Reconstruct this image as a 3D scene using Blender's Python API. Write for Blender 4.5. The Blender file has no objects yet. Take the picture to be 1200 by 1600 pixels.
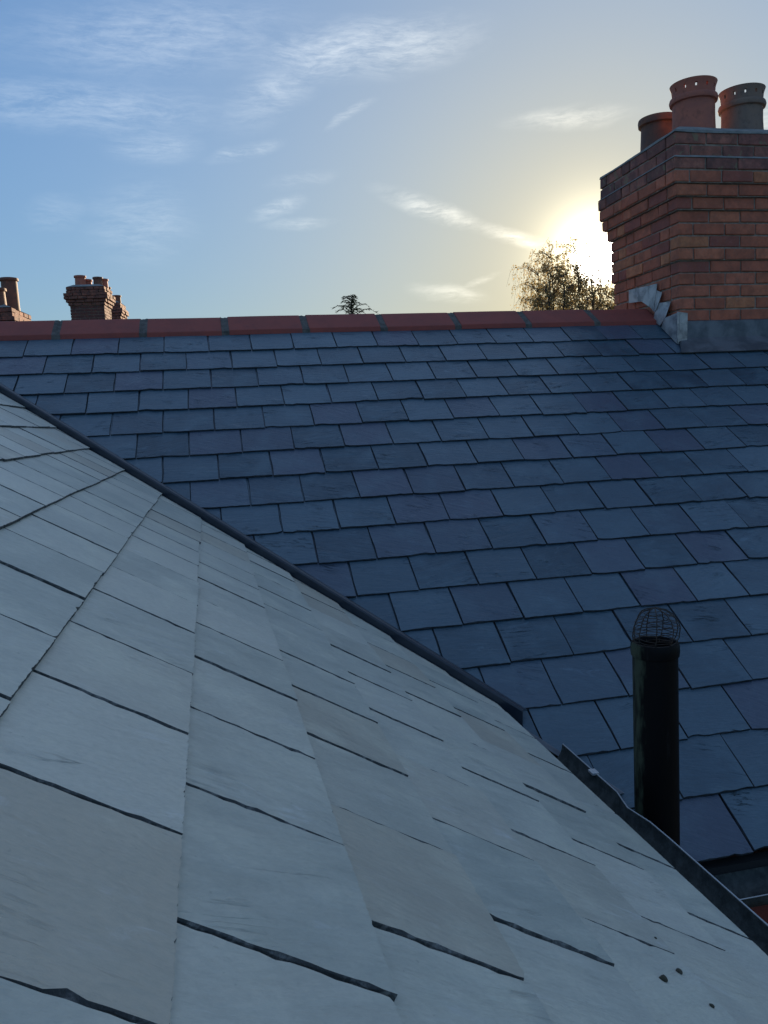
import bpy, bmesh, math, random
from mathutils import Vector, Matrix, Quaternion

sc = bpy.context.scene
COL = sc.collection
PI = math.pi

# ------------------------------------------------------------------ camera
F_PX = 1258.4
R0 = Vector((0.97658, -0.20969, -0.04826))     # camera right
R1 = Vector((0.06979, 0.09652, 0.99288))       # camera up
R2 = Vector((0.20354, 0.97299, -0.10889))      # viewing direction
cam = bpy.data.cameras.new('camera')
camo = bpy.data.objects.new('camera', cam)
COL.objects.link(camo)
m = Matrix((R0, R1, -R2)).transposed().to_4x4()
camo.matrix_world = m
cam.sensor_fit = 'VERTICAL'
cam.sensor_height = 36.0
cam.lens = F_PX / 1600 * 36.0
cam.clip_start = 0.02
cam.clip_end = 3000
sc.camera = camo

# ------------------------------------------------------------------ light
SUN_EL, SUN_AZ = math.radians(10.1), math.radians(27.1)
sd = Vector((math.sin(SUN_AZ) * math.cos(SUN_EL), math.cos(SUN_AZ) * math.cos(SUN_EL), math.sin(SUN_EL)))
sl = bpy.data.lights.new('sun', 'SUN')
sl.energy = 2.0
sl.angle = math.radians(0.5)
sl.color = (1.0, 0.78, 0.52)
so = bpy.data.objects.new('sun', sl)
COL.objects.link(so)
so.rotation_euler = sd.to_track_quat('Z', 'Y').to_euler()

sc.view_settings.view_transform = 'Standard'
sc.view_settings.look = 'None'
sc.view_settings.exposure = 2.5
sc.view_settings.gamma = 1.0
sc.view_settings.use_curve_mapping = False


class NT:
    """tiny node tree helper"""
    def __init__(s, tree):
        s.t = tree
        s.n = tree.nodes
        s.l = tree.links
        s.n.clear()

    def new(s, typ, ins=None, **props):
        nd = s.n.new(typ)
        for k, v in props.items():
            setattr(nd, k, v)
        for k, v in (ins or {}).items():
            s.put(nd.inputs[k], v)
        return nd

    def put(s, sock, v):
        if isinstance(v, bpy.types.NodeSocket):
            s.l.new(v, sock)
        else:
            sock.default_value = v

    def math(s, op, a, b=0.0, c=0.0, clamp=False):
        nd = s.new('ShaderNodeMath', {0: a, 1: b, 2: c}, operation=op, use_clamp=clamp)
        return nd.outputs[0]

    def vmath(s, op, a, b=(0, 0, 0)):
        nd = s.new('ShaderNodeVectorMath', {0: a, 1: b}, operation=op)
        return nd.outputs['Value'] if op in ('DOT_PRODUCT', 'LENGTH') else nd.outputs[0]

    def noise(s, vec, scale, detail=4.0, rough=0.55, dist=0.0):
        nd = s.new('ShaderNodeTexNoise', {'Vector': vec, 'Scale': scale, 'Detail': detail, 'Roughness': rough, 'Distortion': dist})
        return nd.outputs['Fac']

    def mapr(s, v, a, b, c=0.0, d=1.0, smooth=True):
        nd = s.new('ShaderNodeMapRange', {'Value': v, 'From Min': a, 'From Max': b, 'To Min': c, 'To Max': d})
        nd.interpolation_type = 'SMOOTHSTEP' if smooth else 'LINEAR'
        return nd.outputs[0]

    def mix(s, f, a, b, mode='MIX'):
        nd = s.new('ShaderNodeMix', data_type='RGBA', blend_type=mode)
        s.put(nd.inputs[0], f)
        s.put(nd.inputs[6], a)
        s.put(nd.inputs[7], b)
        return nd.outputs[2]

    def mapping(s, vec, loc=(0, 0, 0), rot=(0, 0, 0), scale=(1, 1, 1), typ='POINT'):
        nd = s.new('ShaderNodeMapping', {'Vector': vec, 'Location': loc, 'Rotation': rot, 'Scale': scale}, vector_type=typ)
        return nd.outputs[0]


def rgb(r, g, b):
    return (r, g, b, 1.0)


# ------------------------------------------------------------------ sky
w = bpy.data.worlds.new('World')
sc.world = w
w.use_nodes = True
N = NT(w.node_tree)
tc = N.new('ShaderNodeTexCoord').outputs['Generated']
sky = N.new('ShaderNodeTexSky', sky_type='NISHITA', sun_disc=False)
sky.sun_elevation = SUN_EL
sky.sun_rotation = SUN_AZ
sky.altitude = 50
sky.air_density = 1.0
sky.dust_density = 0.7
sky.ozone_density = 3.5
SKY_S = 0.10
nrm = N.vmath('NORMALIZE', tc)
sep = N.new('ShaderNodeSeparateXYZ', {0: nrm})
az = N.math('ARCTAN2', sep.outputs[0], sep.outputs[1])
el = N.math('ARCSINE', sep.outputs[2])
comb = N.new('ShaderNodeCombineXYZ', {0: az, 1: el, 2: 0.0}).outputs[0]
# gentle warp so that the clouds have ragged outlines
wn = N.new('ShaderNodeTexNoise', {'Vector': comb, 'Scale': 9.0, 'Detail': 5.0, 'Roughness': 0.6})
warp = N.vmath('MULTIPLY', N.vmath('SUBTRACT', wn.outputs['Color'], (0.5, 0.5, 0.5)), (0.04, 0.020, 0.0))
wc = N.vmath('ADD', comb, warp)
CL = [(0.203, 0.414, 0.149, 0.025, 0.046, 0.95), (-0.025, 0.422, 0.191, 0.034, 0.068, 0.55), (-0.114, 0.355, 0.17, 0.024, 0.006, 0.6),
      (0.103, 0.377, 0.08, 0.023, 0.444, 0.6), (0.061, 0.316, 0.047, 0.007, 0.206, 0.8), (0.19, 0.351, 0.029, 0.005, 0.439, 0.7),
      (-0.062, 0.238, 0.066, 0.04, 0.173, 0.38), (0.098, 0.256, 0.038, 0.009, 0.262, 0.7), (0.281, 0.245, 0.076, 0.01, -0.389, 1.0),
      (0.382, 0.206, 0.06, 0.008, -0.315, 1.0), (0.444, 0.328, 0.077, 0.01, -0.052, 0.6), (0.3, 0.15, 0.046, 0.01, -0.197, 0.7),
      (0.123, 0.239, 0.046, 0.006, 0.049, 0.6), (-0.041, 0.321, 0.058, 0.018, 0.024, 0.5), (-0.151, 0.249, 0.042, 0.016, 0.203, 0.35),
      (0.126, 0.286, 0.046, 0.008, 0.127, 0.35), (0.331, 0.163, 0.03, 0.004, 0.269, 0.6), (0.646, 0.3, 0.037, 0.018, -0.183, 0.7)]
mask = None
for (ca, ce, L_, W_, an, st) in CL:
    v = N.mapping(wc, (ca, ce, 0), (0, 0, an), (L_ * 1.25, W_ * 1.55, 1), 'TEXTURE')
    g = N.mapr(N.vmath('LENGTH', v), 1.0, 0.0, 0.0, st)
    mask = g if mask is None else N.math('MAXIMUM', mask, g)
streak = N.mapping(wc, (0.3, 0, 0), (0, 0, -0.22), (1.0, 4.2, 1))
st1 = N.noise(streak, 13.0, 10.0, 0.70, 0.35)
st2 = N.noise(N.mapping(wc, (3, 1, 0), (0, 0, 0.25), (1.0, 6.5, 1)), 30.0, 8.0, 0.72, 0.2)
wisp = N.mapr(N.math('MULTIPLY_ADD', st2, 0.45, N.math('MULTIPLY', st1, 0.75)), 0.42, 0.82)
# broken cirrus to either side of the view
far = N.mapr(N.noise(N.mapping(comb, (1, 2, 0), (0, 0, 0.1), (1, 2.6, 1)), 3.1, 3.0), 0.55, 0.75, 0.0, 0.45)
band = N.math('MULTIPLY', N.mapr(N.math('ABSOLUTE', N.math('SUBTRACT', az, 0.25)), 0.5, 0.8), far)
over = N.math('MULTIPLY', N.mapr(el, 0.46, 0.75), N.mapr(N.noise(N.mapping(nrm, (5, 2, 1), (0, 0, 0.3), (1, 2.2, 1)), 2.4, 4.0), 0.28, 0.62, 0.45, 1.0))  # unseen overhead cloud sheet, added to lift the light on the slates
mask = N.math('MAXIMUM', mask, N.math('MAXIMUM', band, over))
cloud = N.math('MULTIPLY', mask, wisp, clamp=True)
cosang = N.vmath('DOT_PRODUCT', nrm, tuple(sd))
ang = N.math('ARCCOSINE', cosang)


def glow(sigma, amp):
    q = N.math('DIVIDE', ang, sigma)
    return N.math('MULTIPLY', N.math('EXPONENT', N.math('MULTIPLY', q, -1.0)), amp)


disc = N.mapr(ang, math.radians(1.9), math.radians(0.6), 0.0, 60.0)
skyb = N.vmath('MULTIPLY', sky.outputs[0], (0.50, 0.56, 0.60))
lum = N.vmath('DOT_PRODUCT', skyb, (0.3, 0.5, 0.2))
skyc = N.new('ShaderNodeVectorMath', {0: skyb, 3: N.math('DIVIDE', 1.0, N.math('MULTIPLY_ADD', lum, 0.90, 1.0))}, operation='SCALE').outputs[0]
aure = N.vmath('MULTIPLY', N.new('ShaderNodeCombineXYZ', {0: 1.0, 1: 1.0, 2: 1.0}).outputs[0], (1, 1, 1))


def tint(v, c):
    nd = N.new('ShaderNodeVectorMath', {0: c, 3: v}, operation='SCALE')
    return nd.outputs[0]


tot = N.vmath('ADD', skyc, tint(glow(math.radians(4.0), 0.6), (1.0, 0.82, 0.46)))
tot = N.vmath('ADD', tot, tint(glow(math.radians(22.0), 0.30), (1.0, 0.88, 0.74)))
warm = N.math('EXPONENT', N.math('MULTIPLY', N.math('DIVIDE', ang, math.radians(13.0)), -1.0))
tot = N.mix(warm, tot, N.vmath('MULTIPLY', tot, (1.0, 0.88, 0.66)))
tot = N.vmath('ADD', tot, tint(glow(math.radians(1.1), 22.0), (1.0, 0.9, 0.62)))
tot = N.vmath('ADD', tot, tint(disc, (1.0, 0.95, 0.85)))
cbright = N.vmath('ADD', tint(1.0, (0.98, 1.04, 1.08)), tint(glow(math.radians(12.0), 2.0), (1.0, 0.88, 0.62)))
ctot = N.vmath('ADD', N.vmath('MULTIPLY', tot, (0.7, 0.65, 0.6)), cbright)
fin = N.mix(N.math('MULTIPLY', cloud, 0.66), tot, ctot)
bg = N.new('ShaderNodeBackground', {'Color': fin, 'Strength': SKY_S})
N.l.new(bg.outputs[0], N.new('ShaderNodeOutputWorld').inputs[0])


# ------------------------------------------------------------------ materials
def mat(name):
    mt = bpy.data.materials.new(name)
    mt.use_nodes = True
    T = NT(mt.node_tree)
    b = T.new('ShaderNodeBsdfPrincipled')
    o = T.new('ShaderNodeOutputMaterial')
    T.l.new(b.outputs[0], o.inputs[0])
    return mt, T, b


def objvec(T, spread=40.0):
    co = T.new('ShaderNodeTexCoord').outputs['Object']
    rnd = T.new('ShaderNodeObjectInfo').outputs['Random']
    off = T.new('ShaderNodeCombineXYZ', {0: T.math('MULTIPLY', rnd, spread), 1: T.math('MULTIPLY', rnd, spread * 1.7), 2: T.math('MULTIPLY', rnd, 3.1)}).outputs[0]
    return T.vmath('ADD', co, off), rnd, co


def slate_mat(name, dark, mid, light, ang0, angspread, rough, bump=1.0, dust=0.35, veins=0.5, odd=(0.1, 0.1, 0.1), an=1.0):
    mt, T, b = mat(name)
    v, rnd, co = objvec(T)
    r2 = T.math('FRACT', T.math('MULTIPLY', rnd, 7.77))
    r3 = T.math('FRACT', T.math('MULTIPLY', rnd, 19.31))
    a = T.math('MULTIPLY_ADD', T.math('SUBTRACT', r2, 0.5), angspread, ang0)
    rot = T.new('ShaderNodeVectorRotate', {'Vector': v, 'Angle': a}, rotation_type='Z_AXIS').outputs[0]
    grain = T.noise(T.mapping(rot, scale=(3.5, 4 + 22 * an, 10)), 2.2, 8.0, 0.62, 0.6)
    cloudy = T.noise(v, 5.5, 5.0, 0.6, 0.3)
    fine = T.noise(T.mapping(rot, scale=(30 + 30 * (1 - an), 120 - 40 * (1 - an), 60)), 1.6, 6.0, 0.7)
    # riven steps and hairline clefts that follow the grain, only here and there
    cl = T.noise(T.mapping(rot, (3, 1, 0), scale=(2.2, 24, 8)), 1.1, 7.0, 0.6, 0.35)
    clift = T.mapr(cl, 0.485, 0.515, 0.0, 1.0)
    where = T.mapr(T.noise(v, 6.0, 3.0, 0.6), 0.52, 0.68)
    line = T.math('MULTIPLY', T.mapr(T.math('ABSOLUTE', T.math('SUBTRACT', cl, 0.5)), 0.004 + 0.004 * an, 0.0), where)
    chip = T.mapr(T.noise(T.mapping(rot, (1, 5, 0), scale=(6, 40, 20)), 3.0, 5.0, 0.7), 0.64, 0.74)
    line = T.math('MAXIMUM', line, T.math('MULTIPLY', chip, T.math('MULTIPLY', T.mapr(T.noise(v, 9.0, 2.0), 0.52, 0.68), 0.40 * an ** 2)))
    pit = T.mapr(T.noise(v, 95.0, 2.0, 0.5), 0.70, 0.78)
    scuff = T.math('MULTIPLY', T.mapr(T.noise(T.mapping(rot, (7, 3, 0), scale=(5, 16, 9)), 1.8, 8.0, 0.72, 1.2), 0.54, 0.74), T.mapr(T.noise(v, 3.6, 2.0), 0.46, 0.64))
    c = T.mix(T.mapr(T.math('MULTIPLY_ADD', grain, 0.5, T.math('MULTIPLY', cloudy, 0.5)), 0.3, 0.7), rgb(*dark), rgb(*mid))
    tone = T.math('FRACT', T.math('MULTIPLY', rnd, 43.17))
    c = T.mix(T.mapr(tone, 0.0, 0.45, 0.32, 0.0, False), c, rgb(*dark))
    c = T.mix(T.mapr(r3, 0.0, 1.0, 0.0, 0.75, False), c, rgb(*light))
    hue = T.mapr(r2, 0.62, 0.95)
    c = T.mix(T.math('MULTIPLY', hue, 0.8), c, rgb(*odd))
    c = T.mix(T.math('MULTIPLY', T.mapr(cloudy, 0.45, 0.75), dust), c, rgb(light[0] * 1.1, light[1] * 1.12, light[2] * 1.05))
    c = T.mix(T.math('MULTIPLY', line, veins), c, rgb(dark[0] * 0.35, dark[1] * 0.35, dark[2] * 0.38))
    c = T.mix(T.mapr(fine, 0.35, 0.7, 0.0, 0.22), c, rgb(dark[0] * 0.75, dark[1] * 0.75, dark[2] * 0.75))
    c = T.mix(T.math('MULTIPLY', pit, 0.25), c, rgb(dark[0] * 0.4, dark[1] * 0.4, dark[2] * 0.4))
    c = T.mix(T.math('MULTIPLY', scuff, 0.55), c, rgb(min(light[0] * 1.55, 0.78), min(light[1] * 1.5, 0.79), min(light[2] * 1.5, 0.79)))
    T.put(b.inputs['Base Color'], c)
    T.put(b.inputs['Roughness'], T.mapr(T.math('ADD', grain, fine), 0.7, 1.3, rough - 0.09, rough + 0.12, False))
    b.inputs['Specular IOR Level'].default_value = 0.5
    h = T.math('MULTIPLY', grain, 0.55)
    h = T.math('MULTIPLY_ADD', fine, 0.16, h)
    h = T.math('MULTIPLY_ADD', T.math('MULTIPLY', clift, where), 0.12 + 0.38 * an ** 2, h)
    h = T.math('MULTIPLY_ADD', cloudy, 0.6, h)
    bp = T.new('ShaderNodeBump', {'Strength': 0.55 * bump, 'Distance': 0.004, 'Height': h})
    T.l.new(bp.outputs[0], b.inputs['Normal'])
    return mt


M = {}
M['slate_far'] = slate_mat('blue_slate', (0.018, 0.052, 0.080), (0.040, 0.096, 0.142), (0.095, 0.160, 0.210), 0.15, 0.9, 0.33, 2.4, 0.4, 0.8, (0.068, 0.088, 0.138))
M['slate_near'] = slate_mat('skylit_dusty_slate', (0.40, 0.42, 0.365), (0.60, 0.60, 0.515), (0.68, 0.65, 0.55), 1.35, 0.6, 0.38, 2.6, 0.45, 0.24, (0.50, 0.45, 0.355), 0.4)  # dust plus painted-in sky light: same slate as the main roof, made paler


def simple(name, col, rough=0.7, metal=0.0, noise=None, col2=None, nscale=8.0, bump=0.0, bscale=40.0, spec=0.5, lo=0.35, hi=0.65):
    mt, T, b = mat(name)
    v, rnd, co = objvec(T)
    if col2:
        f = T.mapr(T.noise(v, nscale, 7.0, 0.65, 0.4), lo, hi)
        T.put(b.inputs['Base Color'], T.mix(f, rgb(*col), rgb(*col2)))
    else:
        b.inputs['Base Color'].default_value = rgb(*col)
    b.inputs['Roughness'].default_value = rough
    b.inputs['Metallic'].default_value = metal
    b.inputs['Specular IOR Level'].default_value = spec
    if bump:
        bp = T.new('ShaderNodeBump', {'Strength': bump, 'Distance': 0.004, 'Height': T.noise(v, bscale, 6.0, 0.65)})
        T.l.new(bp.outputs[0], b.inputs['Normal'])
    return mt


M['edge_far'] = simple('slate_edge', (0.012, 0.016, 0.022), 0.85, col2=(0.035, 0.045, 0.055), nscale=40)
M['edge_near'] = simple('dusty_slate_edge', (0.07, 0.078, 0.08), 0.85, col2=(0.28, 0.29, 0.28), nscale=60, lo=0.45, hi=0.7, bump=1.0, bscale=300)
M['deck'] = simple('roof_felt', (0.02, 0.02, 0.022), 0.9)
M['mortar'] = simple('mortar', (0.22, 0.18, 0.15), 0.95, col2=(0.36, 0.31, 0.26), nscale=30, bump=0.7, bscale=90)
M['ridge_mortar'] = simple('ridge_mortar', (0.07, 0.066, 0.06), 0.95, col2=(0.13, 0.12, 0.11), nscale=30, bump=0.9, bscale=90)
M['trim'] = simple('valley_trim_grey', (0.020, 0.030, 0.045), 0.36, col2=(0.030, 0.042, 0.058), nscale=14, bump=0.08, bscale=30)
M['lead'] = simple('lead_sheet', (0.16, 0.17, 0.19), 0.5, 0.3, col2=(0.08, 0.09, 0.105), nscale=7, bump=0.5, bscale=14)
M['lead_bright'] = simple('lead_scuffed', (0.48, 0.46, 0.45), 0.45, 0.3, col2=(0.20, 0.195, 0.20), nscale=11, bump=0.6, bscale=18)
M['gutter'] = simple('gutter_grime', (0.022, 0.030, 0.030), 0.75, col2=(0.075, 0.088, 0.085), nscale=26, bump=0.9, bscale=60, lo=0.3, hi=0.7)
M['gutter_rim'] = simple('gutter_rim', (0.50, 0.51, 0.52), 0.3, 0.2)
M['wallbrick'] = simple('dark_red_brick', (0.30, 0.06, 0.04), 0.85, col2=(0.20, 0.05, 0.04), nscale=12, bump=0.6)
M['ground'] = simple('yard_ground', (0.05, 0.05, 0.048), 0.95, col2=(0.045, 0.065, 0.03), nscale=0.3)
M['wire'] = simple('rusty_wire', (0.03, 0.028, 0.027), 0.6, 0.3, col2=(0.06, 0.04, 0.03), nscale=40)
M['inside'] = simple('pipe_soot', (0.008, 0.008, 0.008), 0.9)
M['moss'] = simple('moss_crumb', (0.055, 0.055, 0.035), 0.95, col2=(0.09, 0.08, 0.06), nscale=60, bump=1.0, bscale=200)


def pipe_mat():
    mt, T, b = mat('sooty_pipe')
    co = T.new('ShaderNodeTexCoord').outputs['Object']
    s = T.new('ShaderNodeSeparateXYZ', {0: co})
    n = T.noise(T.mapping(co, scale=(1, 1, 0.25)), 38.0, 7.0, 0.65)
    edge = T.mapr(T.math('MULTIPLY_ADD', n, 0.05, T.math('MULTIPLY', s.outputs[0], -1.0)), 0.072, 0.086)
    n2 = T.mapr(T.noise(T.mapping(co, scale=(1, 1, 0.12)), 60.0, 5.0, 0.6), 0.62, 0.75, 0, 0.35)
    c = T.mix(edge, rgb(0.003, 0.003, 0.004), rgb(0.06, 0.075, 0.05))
    c = T.mix(n2, c, rgb(0.03, 0.027, 0.027))
    T.put(b.inputs['Base Color'], c)
    b.inputs['Roughness'].default_value = 0.55
    b.inputs['Specular IOR Level'].default_value = 0.15
    bp = T.new('ShaderNodeBump', {'Strength': 0.35, 'Distance': 0.003, 'Height': n})
    T.l.new(bp.outputs[0], b.inputs['Normal'])
    return mt


M['pipe'] = pipe_mat()


def clay_mat(name, c1, c2, soot=0.3, rough=0.75):
    mt, T, b = mat(name)
    v, rnd, co = objvec(T)
    n = T.noise(v, 7.0, 7.0, 0.65, 0.5)
    n2 = T.noise(T.mapping(v, (4, 4, 4)), 22.0, 6.0, 0.7)
    c = T.mix(T.mapr(n, 0.3, 0.7), rgb(*c1), rgb(*c2))
    c = T.mix(T.math('MULTIPLY', T.mapr(n2, 0.5, 0.75), soot), c, rgb(0.03, 0.028, 0.028))
    T.put(b.inputs['Base Color'], c)
    b.inputs['Roughness'].default_value = rough
    bp = T.new('ShaderNodeBump', {'Strength': 0.4, 'Distance': 0.004, 'Height': T.math('MULTIPLY_ADD', n2, 0.5, n)})
    T.l.new(bp.outputs[0], b.inputs['Normal'])
    return mt


M['ridge'] = clay_mat('red_ridge_clay', (0.30, 0.062, 0.045), (0.235, 0.054, 0.042), 0.22)
M['pot_red'] = clay_mat('terracotta_red', (0.46, 0.15, 0.095), (0.34, 0.12, 0.09), 0.45)
M['pot_buff'] = clay_mat('terracotta_buff', (0.24, 0.165, 0.125), (0.18, 0.135, 0.115), 0.5)
M['pot_dark'] = clay_mat('terracotta_sooty', (0.20, 0.085, 0.05), (0.12, 0.065, 0.05), 0.6)


def brick_mat(name, cols, soot, lichen=0.0):
    mt, T, b = mat(name)
    v, rnd, co = objvec(T)
    ocol = T.new('ShaderNodeObjectInfo').outputs['Color']
    ramp = T.new('ShaderNodeValToRGB', {0: T.noise(co, 9.0, 2.0, 0.4)})
    cr = ramp.color_ramp
    cr.elements[0].color = rgb(*cols[0])
    cr.elements[1].color = rgb(*cols[-1])
    for i in range(1, len(cols) - 1):
        e = cr.elements.new(i / (len(cols) - 1))
        e.color = rgb(*cols[i])
    n = T.noise(v, 16.0, 7.0, 0.68, 0.4)
    n2 = T.noise(T.mapping(v, (9, 2, 5)), 75.0, 5.0, 0.7)
    base = ramp.outputs[0] if 'far' in name else ocol
    c = T.mix(T.mapr(n, 0.35, 0.7, 0, 0.55), base, rgb(cols[1][0] * 0.6, cols[1][1] * 0.62, cols[1][2] * 0.75))
    c = T.mix(T.math('MULTIPLY', T.mapr(n2, 0.5, 0.72), 0.35), c, rgb(0.33, 0.22, 0.17))
    c = T.mix(T.math('MULTIPLY', T.mapr(T.noise(v, 11.0, 6.0, 0.7), 0.40, 0.62), soot), c, rgb(0.045, 0.036, 0.036))
    if lichen:
        c = T.mix(T.math('MULTIPLY', T.mapr(T.noise(T.mapping(v, (2, 8, 1)), 15.0, 5.0, 0.6), 0.60, 0.66), lichen), c, rgb(0.22, 0.20, 0.12))
    T.put(b.inputs['Base Color'], c)
    b.inputs['Roughness'].default_value = 0.88
    bp = T.new('ShaderNodeBump', {'Strength': 0.8, 'Distance': 0.004, 'Height': T.math('MULTIPLY_ADD', n2, 0.4, n)})
    T.l.new(bp.outputs[0], b.inputs['Normal'])
    return mt


BR = [(0.44, 0.125, 0.06), (0.47, 0.14, 0.065), (0.40, 0.11, 0.055), (0.49, 0.17, 0.07), (0.30, 0.085, 0.055), (0.45, 0.13, 0.065), (0.42, 0.115, 0.055)]
BD = [(0.28, 0.10, 0.07), (0.22, 0.085, 0.06), (0.33, 0.12, 0.075), (0.18, 0.075, 0.06)]
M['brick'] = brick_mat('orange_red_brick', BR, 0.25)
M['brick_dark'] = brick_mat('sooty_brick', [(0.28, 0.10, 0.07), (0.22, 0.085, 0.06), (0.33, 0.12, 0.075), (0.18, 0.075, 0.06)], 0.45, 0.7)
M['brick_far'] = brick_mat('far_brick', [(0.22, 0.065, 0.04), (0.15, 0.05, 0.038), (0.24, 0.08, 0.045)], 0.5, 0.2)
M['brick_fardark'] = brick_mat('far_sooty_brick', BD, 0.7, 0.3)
M['flaunch'] = simple('weathered_mortar_cap', (0.17, 0.18, 0.18), 0.9, col2=(0.26, 0.27, 0.26), nscale=14, bump=0.8, bscale=50)
M['bark'] = simple('dark_bark', (0.06, 0.05, 0.045), 0.9)


def leaf_mat(name, c1, c2, trans=0.3):
    mt = bpy.data.materials.new(name)
    mt.use_nodes = True
    T = NT(mt.node_tree)
    co = T.new('ShaderNodeTexCoord').outputs['Object']
    c = T.mix(T.mapr(T.noise(co, 2.2, 4.0, 0.7), 0.35, 0.65), rgb(*c1), rgb(*c2))
    d = T.new('ShaderNodeBsdfDiffuse', {'Color': c})
    t = T.new('ShaderNodeBsdfTranslucent', {'Color': c})
    x = T.new('ShaderNodeMixShader', {0: trans, 1: d.outputs[0], 2: t.outputs[0]})
    T.l.new(x.outputs[0], T.new('ShaderNodeOutputMaterial').inputs[0])
    return mt


M['birch'] = leaf_mat('birch_leaf', (0.30, 0.25, 0.12), (0.38, 0.27, 0.12), 0.62)
M['conifer'] = leaf_mat('conifer_needles', (0.025, 0.035, 0.018), (0.04, 0.05, 0.025), 0.1)


# ------------------------------------------------------------------ object helpers
def link(name, me, parent=None, mtx=None):
    o = bpy.data.objects.new(name, me)
    COL.objects.link(o)
    if parent is not None:
        o.parent = parent
    if mtx is not None:
        o.matrix_world = mtx
    return o


def slate_mesh(vv, ff, m_):
    me = mesh('slate', vv, ff, m_)
    me.materials.append(M['edge_far'] if m_ is M['slate_far'] else M['edge_near'])
    me.polygons.foreach_set('material_index', [0] + [1, 0 if False else 1] * ((len(ff) - 1) // 2))
    return me


def mesh(name, verts, faces, m_, smooth=False):
    me = bpy.data.meshes.new(name)
    me.from_pydata([tuple(v) for v in verts], [], faces)
    me.update()
    if m_ is not None:
        me.materials.append(m_)
    if smooth:
        me.polygons.foreach_set('use_smooth', [True] * len(me.polygons))
    return me


WPOS = {}


class MB:
    def __init__(s):
        s.v, s.f = [], []

    def add(s, verts, faces):
        k = len(s.v)
        s.v += [Vector(v) for v in verts]
        s.f += [tuple(i + k for i in f) for f in faces]
        return s

    def box(s, lo, hi):
        x0, y0, z0 = lo
        x1, y1, z1 = hi
        return s.add([(x0, y0, z0), (x1, y0, z0), (x1, y1, z0), (x0, y1, z0), (x0, y0, z1), (x1, y0, z1), (x1, y1, z1), (x0, y1, z1)],
                     [(0, 3, 2, 1), (4, 5, 6, 7), (0, 1, 5, 4), (1, 2, 6, 5), (2, 3, 7, 6), (3, 0, 4, 7)])

    def prism(s, ring0, ring1, caps=True):
        n = len(ring0)
        f = [(i, (i + 1) % n, n + (i + 1) % n, n + i) for i in range(n)]
        if caps:
            f += [tuple(range(n - 1, -1, -1)), tuple(range(n, 2 * n))]
        return s.add(list(ring0) + list(ring1), f)

    def sweep(s, path, prof_fn, closed=True, caps=True):
        """path points, prof_fn(i) -> list of world points"""
        rings = [prof_fn(i) for i in range(len(path))]
        n = len(rings[0])
        vs = [p for r in rings for p in r]
        fs = []
        for k in range(len(rings) - 1):
            for i in range(n if closed else n - 1):
                j = (i + 1) % n
                fs.append((k * n + i, k * n + j, (k + 1) * n + j, (k + 1) * n + i))
        if caps and closed:
            fs += [tuple(range(n - 1, -1, -1)), tuple((len(rings) - 1) * n + i for i in range(n))]
        return s.add(vs, fs)

    def tube(s, pts, r, seg=6, caps=True):
        pts = [Vector(p) for p in pts]
        rr = r if isinstance(r, (list, tuple)) else [r] * len(pts)
        rings = []
        up = Vector((0.31, 0.17, 0.93)).normalized()
        for i, p in enumerate(pts):
            d = (pts[min(i + 1, len(pts) - 1)] - pts[max(i - 1, 0)]).normalized()
            a = d.cross(up)
            if a.length < 0.05:
                a = d.cross(Vector((1, 0, 0)))
            a.normalize()
            b = d.cross(a)
            rings.append([p + (a * math.cos(t) + b * math.sin(t)) * rr[i] for t in [2 * PI * k / seg for k in range(seg)]])
        return s.sweep(pts, lambda i: rings[i], True, caps)

    def lathe(s, prof, c=(0, 0, 0), seg=32, wob=0.0, rng=None):
        """prof: (r, z) list, open profile"""
        c = Vector(c)
        n = seg
        vs = []
        for (r, z) in prof:
            for k in range(n):
                t = 2 * PI * k / n
                vs.append(c + Vector((r * math.cos(t), r * math.sin(t), z)))
        fs = []
        for i in range(len(prof) - 1):
            for k in range(n):
                j = (k + 1) % n
                fs.append((i * n + k, i * n + j, (i + 1) * n + j, (i + 1) * n + k))
        return s.add(vs, fs)

    def build(s, name, m_, parent=None, smooth=False, origin=None, bevel=0.0):
        pw = Vector((0, 0, 0)) if parent is None else WPOS.get(parent.name, parent.matrix_world.translation).copy()
        if origin is not None:
            o3 = Vector(origin)
            vs = [v - o3 for v in s.v]
        else:
            vs = s.v
        me = mesh(name, vs, s.f, m_, smooth)
        bm = bmesh.new()
        bm.from_mesh(me)
        bmesh.ops.recalc_face_normals(bm, faces=bm.faces)
        bm.to_mesh(me)
        bm.free()
        o = link(name, me, parent)
        if origin is not None:
            o.location = Vector(origin) - pw
        elif parent is not None:
            o.location = -pw
        WPOS[o.name] = Vector(origin) if origin is not None else Vector((0, 0, 0))
        if bevel:
            bv = o.modifiers.new('bevel', 'BEVEL')
            bv.width = bevel
            bv.segments = 2
            bv.limit_method = 'ANGLE'
        if smooth:
            me.set_sharp_from_angle(angle=math.radians(38))
        return o


def root(name, loc, label, cat, group=None):
    o = bpy.data.objects.new(name, None)
    COL.objects.link(o)
    o.location = loc
    o.matrix_world = Matrix.Translation(Vector(loc))
    o['label'] = label
    o['category'] = cat
    if group:
        o['group'] = group
    return o


def tag(o, label, cat, group=None):
    o['label'] = label
    o['category'] = cat
    if group:
        o['group'] = group
    return o


def structure(o):
    o['kind'] = 'structure'
    return o


def px(p):
    """where a place lands in the photograph, used only to decide whether a slate is near enough to be modelled singly"""
    p = Vector(p)
    d = p.dot(R2)
    if d < 0.05:
        return None
    return 600 + F_PX * p.dot(R0) / d, 800 - F_PX * p.dot(R1) / d


def inframe(pts, mg=10):
    q = [px(p) for p in pts]
    if any(a is None for a in q):
        return False
    return max(a[0] for a in q) > -mg and min(a[0] for a in q) < 1200 + mg and max(a[1] for a in q) > -mg and min(a[1] for a in q) < 1600 + mg


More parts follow.
